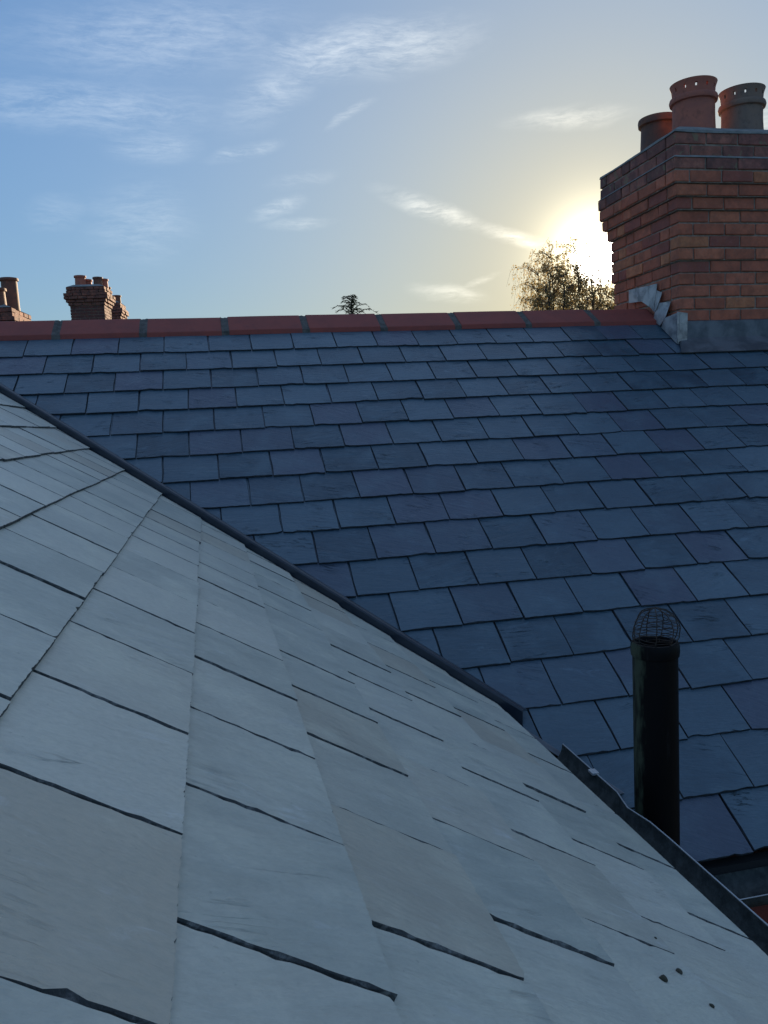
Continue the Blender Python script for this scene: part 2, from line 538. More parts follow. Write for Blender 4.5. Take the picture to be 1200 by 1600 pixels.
# ------------------------------------------------------------------ roof geometry
AL, BE = 0.57830, 0.57095                       # pitches of the two roofs
OA = Vector((-0.9784, 4.9909, 0.5789))
GA = 0.20733
UA, SA = Vector((1, 0, 0)), Vector((0, -math.cos(AL), -math.sin(AL)))
NA = UA.cross(-SA).normalized()
DY = 0.00452
OF = Vector((-0.3776, 0.5973, -0.1516))
GF = 0.19510
UF = Vector((-math.sin(DY), math.cos(DY), 0))
SF = Vector((math.cos(DY) * math.cos(BE), math.sin(DY) * math.cos(BE), -math.sin(BE)))
NF = SF.cross(UF).normalized()
WS = 0.25
V0, V1 = Vector((1.0, 2.508, -1.042)), Vector((-1.0, 4.467, 0.237))    # the valley line
VD = (V0 - V1).normalized()                     # runs down the valley
VN = Vector((0.700, 0.714, 0)).normalized()     # level, across the valley, towards the main roof
RIDGE_Y, RIDGE_Z = 5.17, 0.70
K_EAVE = 7.86


def valley_side(p):
    return (Vector((p.x - V0.x, p.y - V0.y, 0))).dot(VN)


def clip(poly, f):
    out = []
    n = len(poly)
    for i in range(n):
        a, b = poly[i], poly[(i + 1) % n]
        fa, fb = f(a), f(b)
        if fa >= 0:
            out.append(a)
        if (fa >= 0) != (fb >= 0):
            t = fa / (fa - fb)
            out.append((a[0] + (b[0] - a[0]) * t, a[1] + (b[1] - a[1]) * t))
    return out


def ragged(n, rng, amp, freq):
    """smooth random walk of n samples: a hand-dressed edge"""
    ph = [rng.uniform(0, 2 * PI) for _ in range(5)]
    fr = [freq * m_ * rng.uniform(0.7, 1.3) for m_ in (0.5, 1.2, 3.0, 6.0, 11.0)]
    am = [0.45, 0.5, 0.55, 0.6, 0.6]
    return [amp * sum(a * math.sin(f * i / max(n - 1, 1) * 2 * PI + p) for a, f, p in zip(am, fr, ph)) / 1.6 + rng.gauss(0, amp * 0.25) for i in range(n)]


def outline(w_, L, rng, nt, ns, jit, chip):
    """slate outline, x across, y up the slope, tail at y=0; dressed edges are ragged"""
    h = w_ / 2
    p = []
    yt = ragged(nt + 1, rng, jit * (1.0 if nt < 20 else 0.4), 2.2)
    cc = [(rng.uniform(0, nt), rng.uniform(0.5, 1.6), rng.uniform(0.3, 1.0) * chip) for _ in range(rng.choice((0, 0, 1, 1, 2)) if nt < 20 else rng.choice((0, 0, 0, 1)))]
    if rng.random() < 0.3:
        cc.append((rng.choice((0, nt)), 1.0, rng.uniform(0.4, 1.0) * chip))
    for i in range(nt + 1):
        y = yt[i] + sum(d * math.exp(-((i - c) / s_) ** 2) for c, s_, d in cc)
        p.append((-h + w_ * i / nt, max(y, -jit)))
    for sg in (1, -1):
        e = ragged(ns, rng, jit * 0.9, 3.0)
        q = [(sg * (h + min(e[i], jit * 0.8)), L * (i + 1) / ns) for i in range(ns)]
        p += q if sg == 1 else q[::-1]
    return p


def slab(poly, t, rng, inset, drop, warp=0.0):
    """outline -> slab with a broken, slanting dressed edge"""
    n = len(poly)
    area = sum(poly[i][0] * poly[(i + 1) % n][1] - poly[(i + 1) % n][0] * poly[i][1] for i in range(n)) / 2
    sg = 1 if area > 0 else -1
    rr = ragged(n, rng, 1.0, 6.0)
    top = []
    for i in range(n):
        a, b = poly[i - 1], poly[(i + 1) % n]
        tx, ty = b[0] - a[0], b[1] - a[1]
        l = math.hypot(tx, ty) or 1
        nx, ny = -ty / l * sg, tx / l * sg
        k = inset * (0.35 + max(0.0, rr[i]) * 1.7) * (0.3 if poly[i][1] < 0.02 and n > 60 else 1.0)
        top.append((poly[i][0] + nx * k, poly[i][1] + ny * k))
    vs = [(x, y, 0) for x, y in poly] + [(x, y, t * (1 - drop * (0.35 + max(0.0, rr[i]) * 0.9))) for i, (x, y) in enumerate(poly)] + [(x, y, t) for x, y in top]
    fs = [tuple(range(2 * n, 3 * n))]
    for i in range(n):
        j = (i + 1) % n
        fs.append((i, j, n + j, n + i))
        fs.append((n + i, n + j, 2 * n + j, 2 * n + i))
    if sg < 0:
        fs = [tuple(reversed(f)) for f in fs]
    return vs, fs


def slate_field(parent, origin, U, S, Nn, g, t, courses, span, gap, jit, chip, nt, ns, m_, rng, keep, headlimit, tailpos, share):
    """lay courses of slates; those in view become single slates, the rest one joined part"""
    joined = MB()
    variants = {}
    count = 0
    for k in courses:
        a0, a1 = span(k)
        off = 0.0 if k % 2 else 0.5
        j0, j1 = math.floor(a0 - off), math.ceil(a1 - off)
        edges = {j: (j + off) + rng.gauss(0, 0.010) for j in range(j0, j1 + 2)}
        tk = tailpos(k)
        wob = rng.uniform(-1, 1) * 0.0015
        for j in range(j0, j1 + 1):
            e0, e1 = edges[j], edges[j + 1]
            mid = (e0 + e1) / 2
            wd = (e1 - e0) * WS - gap * rng.uniform(0.6, 1.4)
            L = min(2 * g + 0.045, (tk - headlimit) * g)
            if L < 0.05:
                continue
            tail = tk * g + rng.gauss(0, 0.0026 if share else 0.0012) + wob
            th = t * rng.uniform(0.85, 1.15)
            lift = rng.uniform(0, 0.0016)
            c = origin + U * (mid * WS) + S * tail + Nn * (-t + lift)      # underside of the tail sits two thicknesses above the deck
            tilt = math.atan2(t, g) + rng.gauss(0, 0.0025)
            roll = rng.gauss(0, 0.004)
            yaw = rng.gauss(0, 0.006 if share else 0.0045)
            Y = -S
            mtx = Matrix((U, Y, Nn)).transposed().to_4x4()
            mtx.translation = c
            mtx = mtx @ Matrix.Rotation(yaw, 4, 'Z') @ Matrix.Rotation(roll, 4, 'Y') @ Matrix.Rotation(-tilt, 4, 'X')
            corners = [mtx @ Vector(q) for q in ((-wd / 2, 0, 0), (wd / 2, 0, 0), (wd / 2, g, 0), (-wd / 2, g, 0))]
            full = [mtx @ Vector(q) for q in ((-wd / 2, 0, 0), (wd / 2, 0, 0), (wd / 2, L, 0), (-wd / 2, L, 0))]
            ks = [keep(p) for p in full]
            if max(ks) <= 0.0:
                continue
            cut = min(ks) < 0.03
            vis = inframe(corners, 12) and max(keep(p) for p in corners) > 0.0
            if share and not cut and vis:
                key = rng.randrange(24)
                if key not in variants:
                    vv, ff = slab(outline(1.0 * WS - gap, 2 * g + 0.045, rng, nt, ns, jit, chip), t, rng, 0.0018, 0.45)
                    variants[key] = slate_mesh(vv, ff, m_)
                me = variants[key]
                if L < 2 * g + 0.04:
                    vv, ff = slab(outline(wd, L, rng, nt, ns, jit, chip), th, rng, 0.0018, 0.45)
                    me = slate_mesh(vv, ff, m_)
                    o = link('slate', me, parent, mtx)
                else:
                    o = link('slate', me, parent, mtx @ Matrix.Diagonal((wd / (WS - gap), 1, th / t, 1)))
                count += 1
                continue
            if vis:
                poly = outline(wd, L, rng, nt, ns, jit, chip)
            else:
                poly = [(-wd / 2, 0), (wd / 2, 0), (wd / 2, L), (-wd / 2, L)]
            if cut:
                jj = {}

                def f(q):
                    return keep(mtx @ Vector((q[0], q[1], 0)))
                poly = clip(poly, f)
                if len(poly) < 3:
                    continue
                ar = abs(sum(poly[i][0] * poly[(i + 1) % len(poly)][1] - poly[(i + 1) % len(poly)][0] * poly[i][1] for i in range(len(poly))) / 2)
                if ar < 0.0008:
                    continue
            vv, ff = slab(poly, th, rng, (0.0018 if share else 0.0022) if vis else 0.0005, 0.45)
            if vis and (not cut or inframe(corners, 0)):
                link('slate', slate_mesh(vv, ff, m_), parent, mtx)
                count += 1
            else:
                joined.add([mtx @ Vector(v) for v in vv], ff)
    if joined.v:
        o = joined.build('slate_courses', m_, parent)
        o['kind'] = 'stuff'
    return count


# ------------------------------------------------------------------ ground and house bodies
g = MB().add([(-900, -900, -6.5), (900, -900, -6.5), (900, 900, -6.5), (-900, 900, -6.5)], [(0, 1, 2, 3)]).build('ground', M['ground'])
structure(g)

tA, tF = math.tan(AL), math.tan(BE)


def zA(y, off=0.0):
    return OA.z + (y - OA.y) * tA - off


def zF(x, y, off=0.0):
    return OF.z - (NF.x * (x - OF.x) + NF.y * (y - OF.y)) / NF.z - off


OFFA, OFFF = 0.029, 0.0275
main = root('slate_roof', (3.0, RIDGE_Y, RIDGE_Z - 0.1), 'dark blue slate roof with red ridge tiles sloping down behind the valley', 'roof')
side = root('slate_roof', (-1.6, 1.5, 0.6), 'dusty slate roof slope in the foreground, paled with painted-in sky light, running down to the mossy gutter', 'roof')

EY = 2.075                                     # eaves edge of the main deck
mb = MB()
zr = zA(RIDGE_Y, OFFA)
BX0, BX1 = -7.0, 9.0
mb.add([(BX0, EY, zA(EY, OFFA)), (BX1, EY, zA(EY, OFFA)), (BX1, RIDGE_Y, zr), (BX0, RIDGE_Y, zr), (BX0, 2 * RIDGE_Y - EY, zA(EY, OFFA)), (BX1, 2 * RIDGE_Y - EY, zA(EY, OFFA))],
       [(0, 1, 2, 3), (3, 2, 5, 4)])
mb.build('roof_deck', M['deck'], main)
FX1 = OF.x + K_EAVE * GF * math.cos(BE) - 0.03
FXR = -1.66
zfr = zF(FXR, 1, OFFF)
mb = MB()
for (ya, yb) in ((-3.0, 5.1),):
    def vy(x):       # where the deck meets the valley
        t_ = (x - V0.x) / (V1.x - V0.x)
        return V0.y + (V1.y - V0.y) * t_ + 0.03
    mb.add([(FX1, ya, zF(FX1, ya, OFFF)), (FX1, vy(FX1), zF(FX1, vy(FX1), OFFF)), (FXR, vy(FXR), zF(FXR, vy(FXR), OFFF)), (FXR, ya, zfr)], [(0, 1, 2, 3)])
    mb.add([(FXR, ya, zfr), (FXR, vy(FXR), zfr), (2 * FXR - FX1, 5.0, zF(FX1, 1, OFFF)), (2 * FXR - FX1, ya, zF(FX1, 1, OFFF))], [(0, 1, 2, 3)])
mb.build('roof_deck', M['deck'], side)

# house walls under both roofs
mb = MB()
mb.box((0.80, EY + 0.03, -6.5), (BX1 - 0.2, EY + 0.25, zA(EY, OFFA) - 0.05))
mb.box((BX1 - 0.4, EY + 0.25, -6.5), (BX1 - 0.2, 8.0, zA(EY, OFFA) - 0.05))
mb.box((BX0 + 0.2, 8.0, -6.5), (BX1 - 0.2, 8.2, zA(EY, OFFA) - 0.05))
structure(mb.build('house_wall', M['wallbrick']))
mb = MB()
mb.box((0.58, -2.9, -6.5), (0.80, EY + 0.25, zF(FX1, 1, OFFF) - 0.06))
structure(mb.build('house_wall', M['wallbrick']))

# ------------------------------------------------------------------ slates
rng = random.Random(11)
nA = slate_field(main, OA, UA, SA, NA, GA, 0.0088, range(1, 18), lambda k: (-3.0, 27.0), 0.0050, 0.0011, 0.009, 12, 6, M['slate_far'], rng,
                 lambda p: max(valley_side(p) - 0.012, p.x - 0.93), -0.93, lambda k: k, True)


def spanF(k):
    return (-13.0, 22.0)


rng = random.Random(5)
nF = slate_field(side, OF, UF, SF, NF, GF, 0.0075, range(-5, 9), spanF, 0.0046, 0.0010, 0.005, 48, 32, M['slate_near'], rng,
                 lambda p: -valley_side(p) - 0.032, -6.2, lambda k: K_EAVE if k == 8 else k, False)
print('slates', nA, nF)

# ------------------------------------------------------------------ ridge tiles
RX = [-1.315, -0.831, -0.346, 0.131, 0.615, 1.102, 1.587, 2.063, 2.545, 3.02]
rng = random.Random(3)
ly, lz = 0.165, 0.098        # half width and drop of a tile


def ridge_prof(x, dz, k=1.0):
    # outer skin down the near side, round the apex, then the thick rolled lip
    pts = [(-ly - 0.010, -lz - 0.032), (-ly - 0.006, -lz - 0.002), (-ly + 0.006, -lz + 0.006), (-0.012, -0.001), (0, 0.003), (0.012, -0.001),
           (ly - 0.012, -lz + 0.006), (ly - 0.004, -lz - 0.002), (ly, -lz - 0.030), (ly - 0.022, -lz - 0.028), (0, -0.022), (-ly + 0.022, -lz - 0.028)]
    return [Vector((x, RIDGE_Y + a * k, RIDGE_Z + b * k + dz)) for a, b in pts]


x = RX[0]
xs = [RX[0] - 0.484 * i for i in range(11, 0, -1)] + RX
for i in range(len(xs) - 1):
    a, b = xs[i] + 0.021, xs[i + 1] - 0.021
    dz = rng.uniform(-0.003, 0.003)
    if b < -1.7:
        continue
    mb = MB()
    n = 4
    mb.sweep(range(n), lambda q: ridge_prof(a + (b - a) * q / (n - 1), dz + rng.uniform(-0.0008, 0.0008)))
    mb.build('ridge_tile', M['ridge'], main, origin=((a + b) / 2, RIDGE_Y, RIDGE_Z + dz), bevel=0.003)
    mb = MB()
    aa, bb = a - 0.044, a + 0.004
    n = 6
    mb.sweep(range(n), lambda q: ridge_prof(aa + (bb - aa) * q / (n - 1), rng.uniform(-0.006, 0.001), rng.uniform(0.985, 1.02)))
    mb.build('ridge_mortar', M['ridge_mortar'], main, origin=((aa + bb) / 2, RIDGE_Y, RIDGE_Z))

# ------------------------------------------------------------------ valley trim
def vpt(s, w_, h):
    return V1 + VD * s + VN * w_ + Vector((0, 0, h))


LV = (V0 - V1).length


def trim_prof(s):
    return [vpt(s, a, b) for a, b in ((-0.11, 0.008), (-0.026, -0.016), (-0.022, 0.036), (-0.018, 0.0425), (-0.006, 0.0420), (-0.003, 0.040), (0.022, 0.030),
                                      (0.023, 0.024), (-0.003, 0.034), (-0.015, 0.036), (-0.018, 0.030), (-0.022, -0.034), (-0.11, -0.004))]


s_end = LV - 0.02
mb = MB()
ss = [-0.9 + (s_end + 0.9) * i / 10 for i in range(11)]
mb.sweep(ss, lambda i: trim_prof(ss[i]))
mb.build('valley_trim', M['trim'], side, bevel=0.0012)
# lead soaker under the foot of the valley
mb = MB()
ss2 = [s_end - 0.25 + i * 0.09 for i in range(8)]
rng = random.Random(8)
pr = [(-0.16, 0.045), (-0.09, 0.006), (-0.02, -0.020), (0.05, 0.0), (0.11, 0.03), (0.11, 0.027), (0.05, -0.003), (-0.02, -0.023), (-0.09, 0.003), (-0.16, 0.042)]
mb.sweep(ss2, lambda i: [vpt(ss2[i], a, b + rng.uniform(-0.002, 0.002)) for a, b in pr])
mb.build('valley_lead', M['lead'], side, smooth=True)

# ------------------------------------------------------------------ gutters
def gutter(x_or_y, rim, back, z, a, b, axis, parent, nseg=24, notch=None):
    """half-round gutter; axis 'y' runs along y with rim/back as x; axis 'x' runs along x with rim/back as y"""
    r = abs(rim - back) / 2
    c = (rim + back) / 2
    sgn = 1 if rim > back else -1
    t = 0.003
    prof = []
    for k in range(15):
        th = PI * k / 14
        prof.append((c - sgn * r * math.cos(th), z - r * 0.95 * math.sin(th)))
    for k in range(14, -1, -1):
        th = PI * k / 14
        prof.append((c - sgn * (r - t) * math.cos(th), z - (r - t) * 0.95 * math.sin(th)))
    mb_ = MB()
    st = [a + (b - a) * i / nseg for i in range(nseg + 1)]

    def fn(i):
        out = []
        for (u, zz) in prof:
            if notch:
                d = math.exp(-((st[i] - notch) / 0.05) ** 2)
                if (u - c) * sgn > 0:
                    u -= sgn * 0.018 * d * ((u - c) * sgn / r)
            out.append(Vector((u, st[i], zz)) if axis == 'y' else Vector((st[i], u, zz)))
        return out
    mb_.sweep(st, fn)
    o = mb_.build('gutter', M['gutter'], parent, smooth=True)
    mr = MB()
    pts = []
    for s_ in st:
        u = rim
        if notch:
            u -= sgn * 0.018 * math.exp(-((s_ - notch) / 0.05) ** 2)
        pts.append(Vector((u, s_, z + 0.001)) if axis == 'y' else Vector((s_, u, z + 0.001)))
    mr.tube(pts, 0.0017, 6)
    mr.build('gutter_rim', M['gutter_rim'], o, smooth=True)
    return o


g1 = gutter(0, 0.998, 0.862, -1.012, -2.9, 2.24, 'y', side, 60, notch=1.80)
g2 = gutter(0, 1.925, 2.055, -1.405, 0.99, BX1, 'x', main, 30)
mb = MB().box((0.985, 2.015, -1.016), (1.006, 2.045, -1.0075))
mb.build('gutter_clip', M['gutter_rim'], g1, bevel=0.002)
mb = MB().box((0.80, -2.9, -1.20), (0.855, 2.30, -1.015))
mb.build('fascia', M['deck'], side)
mb = MB().box((0.90, 2.06, -1.475), (BX1, 2.098, -1.385))
mb.build('fascia', M['deck'], main)

# ------------------------------------------------------------------ vent pipe
PX, PY, PR = 1.060, 1.805, 0.0555
ZT = -0.580
pipe = root('vent_pipe', (PX, PY, -6.5), 'black sooty vent pipe rising behind the gutter with a wire cage on top', 'pipe')
mb = MB()
rng = random.Random(2)
prof = [(PR, -6.5), (PR, -3.0), (PR, -1.3), (PR, -0.9), (PR, ZT - 0.05), (PR, ZT - 0.035)]
mb.lathe(prof, (PX, PY, 0), 40)
o = mb.build('pipe_barrel', M['pipe'], pipe, smooth=True, origin=(PX, PY, -0.9))
mb = MB()
mb.lathe([(PR, ZT - 0.036), (PR + 0.003, ZT - 0.034), (PR + 0.0045, ZT - 0.022), (PR + 0.004, ZT - 0.008), (PR + 0.001, ZT), (PR - 0.006, ZT + 0.001), (PR - 0.009, ZT - 0.006), (PR - 0.009, ZT - 0.03)], (PX, PY, 0), 40)
mb.build('collar', M['pipe'], pipe, smooth=True, origin=(PX, PY, ZT))
mb = MB()
mb.lathe([(PR - 0.009, ZT - 0.03), (PR - 0.009, ZT - 0.35), (0.001, ZT - 0.35)], (PX, PY, 0), 32)
mb.build('pipe_bore', M['inside'], pipe, smooth=True, origin=(PX, PY, ZT))
# wire balloon
cage = MB()
rng = random.Random(14)
base = Vector((PX - 0.004, PY, ZT - 0.012))
BH, BR_ = 0.100, 0.057


def balloon(phi, t):
    """t 0 at the collar .. 1 at the top"""
    r = BR_ * (0.80 + 0.20 * math.sin(t / 0.34 * PI / 2)) if t < 0.34 else BR_ * math.sqrt(max(0.0, 1 - ((t - 0.34) / 0.66) ** 2.2))
    z = BH * t
    return base + Vector((math.cos(phi) * r + 0.010 * math.sin(t * 2.6), math.sin(phi) * r, z))


NM = 9
phis = [2 * PI * k / NM + rng.uniform(-0.12, 0.12) for k in range(NM)]
for ph in phis:
    o1 = rng.uniform(-0.1, 0.1)
    pts = [balloon(ph + o1 * math.sin(t * 3), t) + Vector((rng.gauss(0, 0.0006), rng.gauss(0, 0.0006), rng.gauss(0, 0.0006))) for t in [i / 14 for i in range(15)]]
    cage.tube(pts, 0.0014, 5)
for k in range(NM):
    pa, pb = phis[k], phis[(k + 1) % NM] + (2 * PI if k == NM - 1 else 0)
    nn = 12
    sh = rng.uniform(-0.02, 0.02)
    for q in range(nn):
        t0 = (q + 0.6) / nn * 0.93 + sh
        if rng.random() < 0.08:
            continue
        t1 = min(max(t0 + rng.uniform(-0.05, 0.04), 0.02), 0.96)
        t0 = min(max(t0, 0.02), 0.96)
        sag = rng.uniform(-0.004, 0.002)
        pts = []
        for e in range(6):
            f = e / 5
            p = balloon(pa + (pb - pa) * f, t0 + (t1 - t0) * f)
            p.z += sag * math.sin(f * PI)
            pts.append(p)
        cage.tube(pts, 0.0009, 4)
cage.build('wire_cage', M['wire'], pipe, smooth=True, origin=tuple(base))

# ------------------------------------------------------------------ the big chimney stack
CX, CY = 3.011, 4.780
CW, CD = 1.36, 0.862
ZB, CH = 0.560, 0.0773
stack = root('chimney_stack', (CX + CW / 2, CY + CD / 2, 0.3), 'large corbelled red brick chimney stack on the main roof with three pots showing', 'chimney')
NROW = 15
STEP = 0.021
# rows counted from the bottom: out-step in units of STEP
outs = [0, 0, 0, 0, 0, 0.6, 0.6, 0.6, 0.6, 1.6, 2.6, 3.6, 3.6, 3.0, 3.0]
rng = random.Random(21)
core = MB()
for r in range(-6, NROW):
    o_ = outs[max(r, 0)] * STEP - 0.010
    z0, z1 = ZB + r * CH, ZB + (r + 1) * CH
    core.box((CX - o_, CY - o_, z0), (CX + CW + o_, CY + CD + o_, z1 + (0.0 if r < NROW - 1 else -0.002)))
core.build('mortar_core', M['mortar'], stack)
brick_vars = {}


def brick_mesh(l, h, d, m_, rg):
    bm = bmesh.new()
    bmesh.ops.create_cube(bm, size=1.0)
    for v in bm.verts:
        v.co = Vector((v.co.x * l, v.co.y * d, v.co.z * h))
    bmesh.ops.bevel(bm, geom=list(bm.edges), offset=0.004, segments=1, affect='EDGES')
    for v in bm.verts:
        v.co += Vector((rg.uniform(-1, 1), rg.uniform(-1, 1), rg.uniform(-1, 1))) * 0.0016
    me = bpy.data.meshes.new('brick')
    bm.to_mesh(me)
    bm.free()
    me.materials.append(m_)
    return me


def lay(face, r, o_, length, m_, hh, start, pattern, rg, vis):
    """lay one course on the front ('f') or the left side ('s')"""
    pos = start
    i = 0
    while pos < length - 0.02:
        l = pattern[i % len(pattern)]
        i += 1
        a, b = max(pos, 0.0), min(pos + l, length)
        pos += l + 0.010
        if b - a < 0.03:
            continue
        key = (round(b - a, 2), round(hh, 3), m_.name, rg.randrange(3))
        if key not in brick_vars:
            brick_vars[key] = brick_mesh(b - a, hh, 0.10, m_, rg)
        z = ZB + (r + 0.5) * CH + rg.uniform(-0.0015, 0.0015)
        proud = rg.uniform(-0.003, 0.003)
        if face == 'f':
            M4 = Matrix.Translation((CX - o_ + (a + b) / 2, CY - o_ + 0.05 - proud, z))
        elif face == 's':
            M4 = Matrix.Translation((CX - o_ + 0.05 - proud, CY - o_ + (a + b) / 2, z)) @ Matrix.Rotation(PI / 2, 4, 'Z')
        M4 = M4 @ Matrix.Rotation(rg.uniform(-0.006, 0.006), 4, 'Y')
        if vis(M4.translation):
            ob = link('brick', brick_vars[key], stack, M4)
            cc = rg.choice(BR if m_ is M['brick'] else BD)
            k_ = rg.uniform(1.08, 1.36)
            ob.color = (cc[0] * k_, cc[1] * k_ * 1.08, cc[2] * k_ * 1.25, 1)
        else:
            me = brick_vars[key]
            rest.add([M4 @ v.co for v in me.vertices], [tuple(p.vertices) for p in me.polygons])


rest = MB()


def brick_vis(p):
    q = px(p)
    if q[0] > 1225:
        return False
    if p.y < CY + 0.06 and p.x > CX + 0.02:
        return p.z > 0.55
    return p.z > zA(min(p.y, 2 * RIDGE_Y - p.y)) - 0.02


ST, HD = 0.215, 0.1025
for r in range(-2, NROW):
    o_ = outs[max(r, 0)] * STEP
    m_ = M['brick_dark'] if r >= 12 else M['brick']
    hh = CH - 0.010
    wl = CW + 2 * o_
    dl = CD + 2 * o_
    if r % 2 == 0:
        lay('f', r, o_, wl, m_, hh, 0.0, [ST], rng, brick_vis)
        lay('s', r, o_, dl, m_, hh, 0.1125, [ST, ST, HD], rng, brick_vis)
    else:
        lay('f', r, o_, wl, m_, hh, 0.0, [HD, ST, ST, ST if r % 4 == 1 else HD], rng, brick_vis)
        lay('s', r, o_, dl, m_, hh, 0.0 if False else 0.1125, [HD, ST, ST], rng, brick_vis)
ob = rest.build('brickwork', M['brick'], stack)
ob['kind'] = 'stuff'
ob.color = (0.36, 0.11, 0.06, 1)
# weathered mortar fillet on the projecting courses and the flaunching round the pots
z13 = ZB + 13 * CH
o3, o4 = outs[12] * STEP, outs[13] * STEP
mb = MB()
r0 = [(CX - o3 - .003, CY - o3 - .003, z13 - 0.004), (CX + CW + o3, CY - o3 - .003, z13 - 0.004), (CX + CW + o3, CY + CD + o3 + .003, z13 - 0.004), (CX - o3 - .003, CY + CD + o3 + .003, z13 - 0.004)]
r1 = [(CX - o4 + .004, CY - o4 + .004, z13 + 0.014), (CX + CW + o4, CY - o4 + .004, z13 + 0.014), (CX + CW + o4, CY + CD + o4 - .004, z13 + 0.014), (CX - o4 + .004, CY + CD + o4 - .004, z13 + 0.014)]
mb.prism(r0, r1)
mb.build('mortar_fillet', M['flaunch'], stack)
zt = ZB + NROW * CH
mb = MB()
e0 = o4 + 0.004
n = 10
rings = []
for (ins, dz) in ((0.0, -0.004), (0.004, 0.010), (0.09, 0.055), (0.22, 0.095)):
    ring = []
    x0_, x1_, y0_, y1_ = CX - e0 + ins, CX + CW + e0 - ins, CY - e0 + ins, CY + CD + e0 - ins
    for k in range(n):
        ring.append(Vector((x0_ + (x1_ - x0_) * k / n, y0_, zt + dz + rng.uniform(-.004, .004))))
    for k in range(n):
        ring.append(Vector((x1_, y0_ + (y1_ - y0_) * k / n, zt + dz + rng.uniform(-.004, .004))))
    for k in range(n):
        ring.append(Vector((x1_ - (x1_ - x0_) * k / n, y1_, zt + dz + rng.uniform(-.004, .004))))
    for k in range(n):
        ring.append(Vector((x0_, y1_ - (y1_ - y0_) * k / n, zt + dz + rng.uniform(-.004, .004))))
    rings.append(ring)
mb.sweep(rings, lambda i: rings[i])
mb.build('mortar_flaunching', M['flaunch'], stack)


def perforated_pot(x, y, zb, ztop, r, m_, phase, parent, label):
    H = ztop - zb
    mb_ = MB()
    mb_.lathe([(r * 1.04, zb), (r * 1.0, zb + 0.10), (r * 0.985, ztop - 0.20), (r * 0.985, ztop - 0.125), (r * 1.10, ztop - 0.120), (r * 1.135, ztop - 0.103), (r * 1.10, ztop - 0.086), (r * 0.99, ztop - 0.082),
               (r * 0.80, ztop - 0.080), (r * 0.80, zb + 0.05), (0.001, zb + 0.05)], (x, y, 0), 44)
    p = mb_.build('chimney_pot', m_, parent, smooth=True, origin=(x, y, zb))
    p['label'] = label
    # flared crown with a ring of real holes
    n_, rows = 60, [(r * 0.985, -0.084), (r * 1.0, -0.052), (r * 1.02, -0.030), (r * 1.09, -0.004), (r * 1.10, 0.0)]
    vs, fs = [], []
    for side_ in (0, 1):
        for (rr, dz) in rows:
            for k in range(n_):
                t_ = 2 * PI * k / n_ + phase
                q = rr - (0.020 if side_ else 0)
                vs.append((x + q * math.cos(t_), y + q * math.sin(t_), ztop + dz))
    R_ = len(rows)

    def hole(k):
        return k % 5 in (0,)
    for i in range(R_ - 1):
        for k in range(n_):
            if i == 1 and hole(k):
                continue
            j = (k + 1) % n_
            fs.append((i * n_ + k, i * n_ + j, (i + 1) * n_ + j, (i + 1) * n_ + k))
            b0 = R_ * n_
            fs.append((b0 + i * n_ + k, b0 + (i + 1) * n_ + k, b0 + (i + 1) * n_ + j, b0 + i * n_ + j))
    for k in range(n_):
        j = (k + 1) % n_
        t0, b0 = (R_ - 1) * n_, R_ * n_
        fs.append((t0 + k, t0 + j, b0 + t0 + j, b0 + t0 + k))
        if hole(k):
            for (A, B) in ((n_ + k, n_ + j), (2 * n_ + j, 2 * n_ + k), (n_ + j, 2 * n_ + j), (2 * n_ + k, n_ + k)):
                fs.append((A, B, b0 + B, b0 + A))
    m2 = MB().add(vs, fs)
    m2.build('pot_crown', m_, p, smooth=True, origin=(x, y, ztop))
    return p


def plain_pot(x, y, zb, ztop, r, m_, parent, seg=36, lip=0.10, label=None):
    mb_ = MB()
    mb_.lathe([(r * 1.05, zb), (r * 1.0, zb + 0.12), (r * 0.95, ztop - 0.05), (r * (1.0 + lip), ztop - 0.045), (r * (1.02 + lip), ztop - 0.02), (r * (0.99 + lip), ztop), (r * 0.82, ztop), (r * 0.80, ztop - 0.3), (0.001, ztop - 0.3)], (x, y, 0), seg)
    p = mb_.build('chimney_pot', m_, parent, smooth=True, origin=(x, y, zb))
    if label:
        p['label'] = label
    return p


perforated_pot(3.262, 5.0, zt + 0.03, 2.115, 0.135, M['pot_red'], 0.03, stack, 'red clay pot with a flared crown pierced by small holes')
perforated_pot(3.622, 5.0, zt + 0.03, 2.085, 0.132, M['pot_buff'], 0.02, stack, 'greyer weathered pot with a pierced flared crown')
plain_pot(3.262, 5.42, zt + 0.02, 2.05, 0.128, M['pot_dark'], stack, 40, 0.10, 'plain terracotta pot with a rolled lip at the back corner')
perforated_pot(4.10, 5.0, zt + 0.03, 2.1, 0.135, M['pot_red'], 0.3, stack, 'red clay pot at the far end of the stack')

# lead work round the chimney
def sheet(name, quads, t, m_, parent, bevel=0.0):
    mb_ = MB()
    for poly, nrm_ in quads:
        nv_ = Vector(nrm_) * t
        mb_.prism([Vector(p) for p in poly], [Vector(p) + nv_ for p in poly])
    return mb_.build(name, m_, parent, bevel=bevel)


XF = CX - 0.030      # outer face of the lead upstands on the left side
AY = 4.748           # outer face of the apron upstand


def onA(x, y, lift):
    return Vector((x, y, zA(y))) + NA * lift


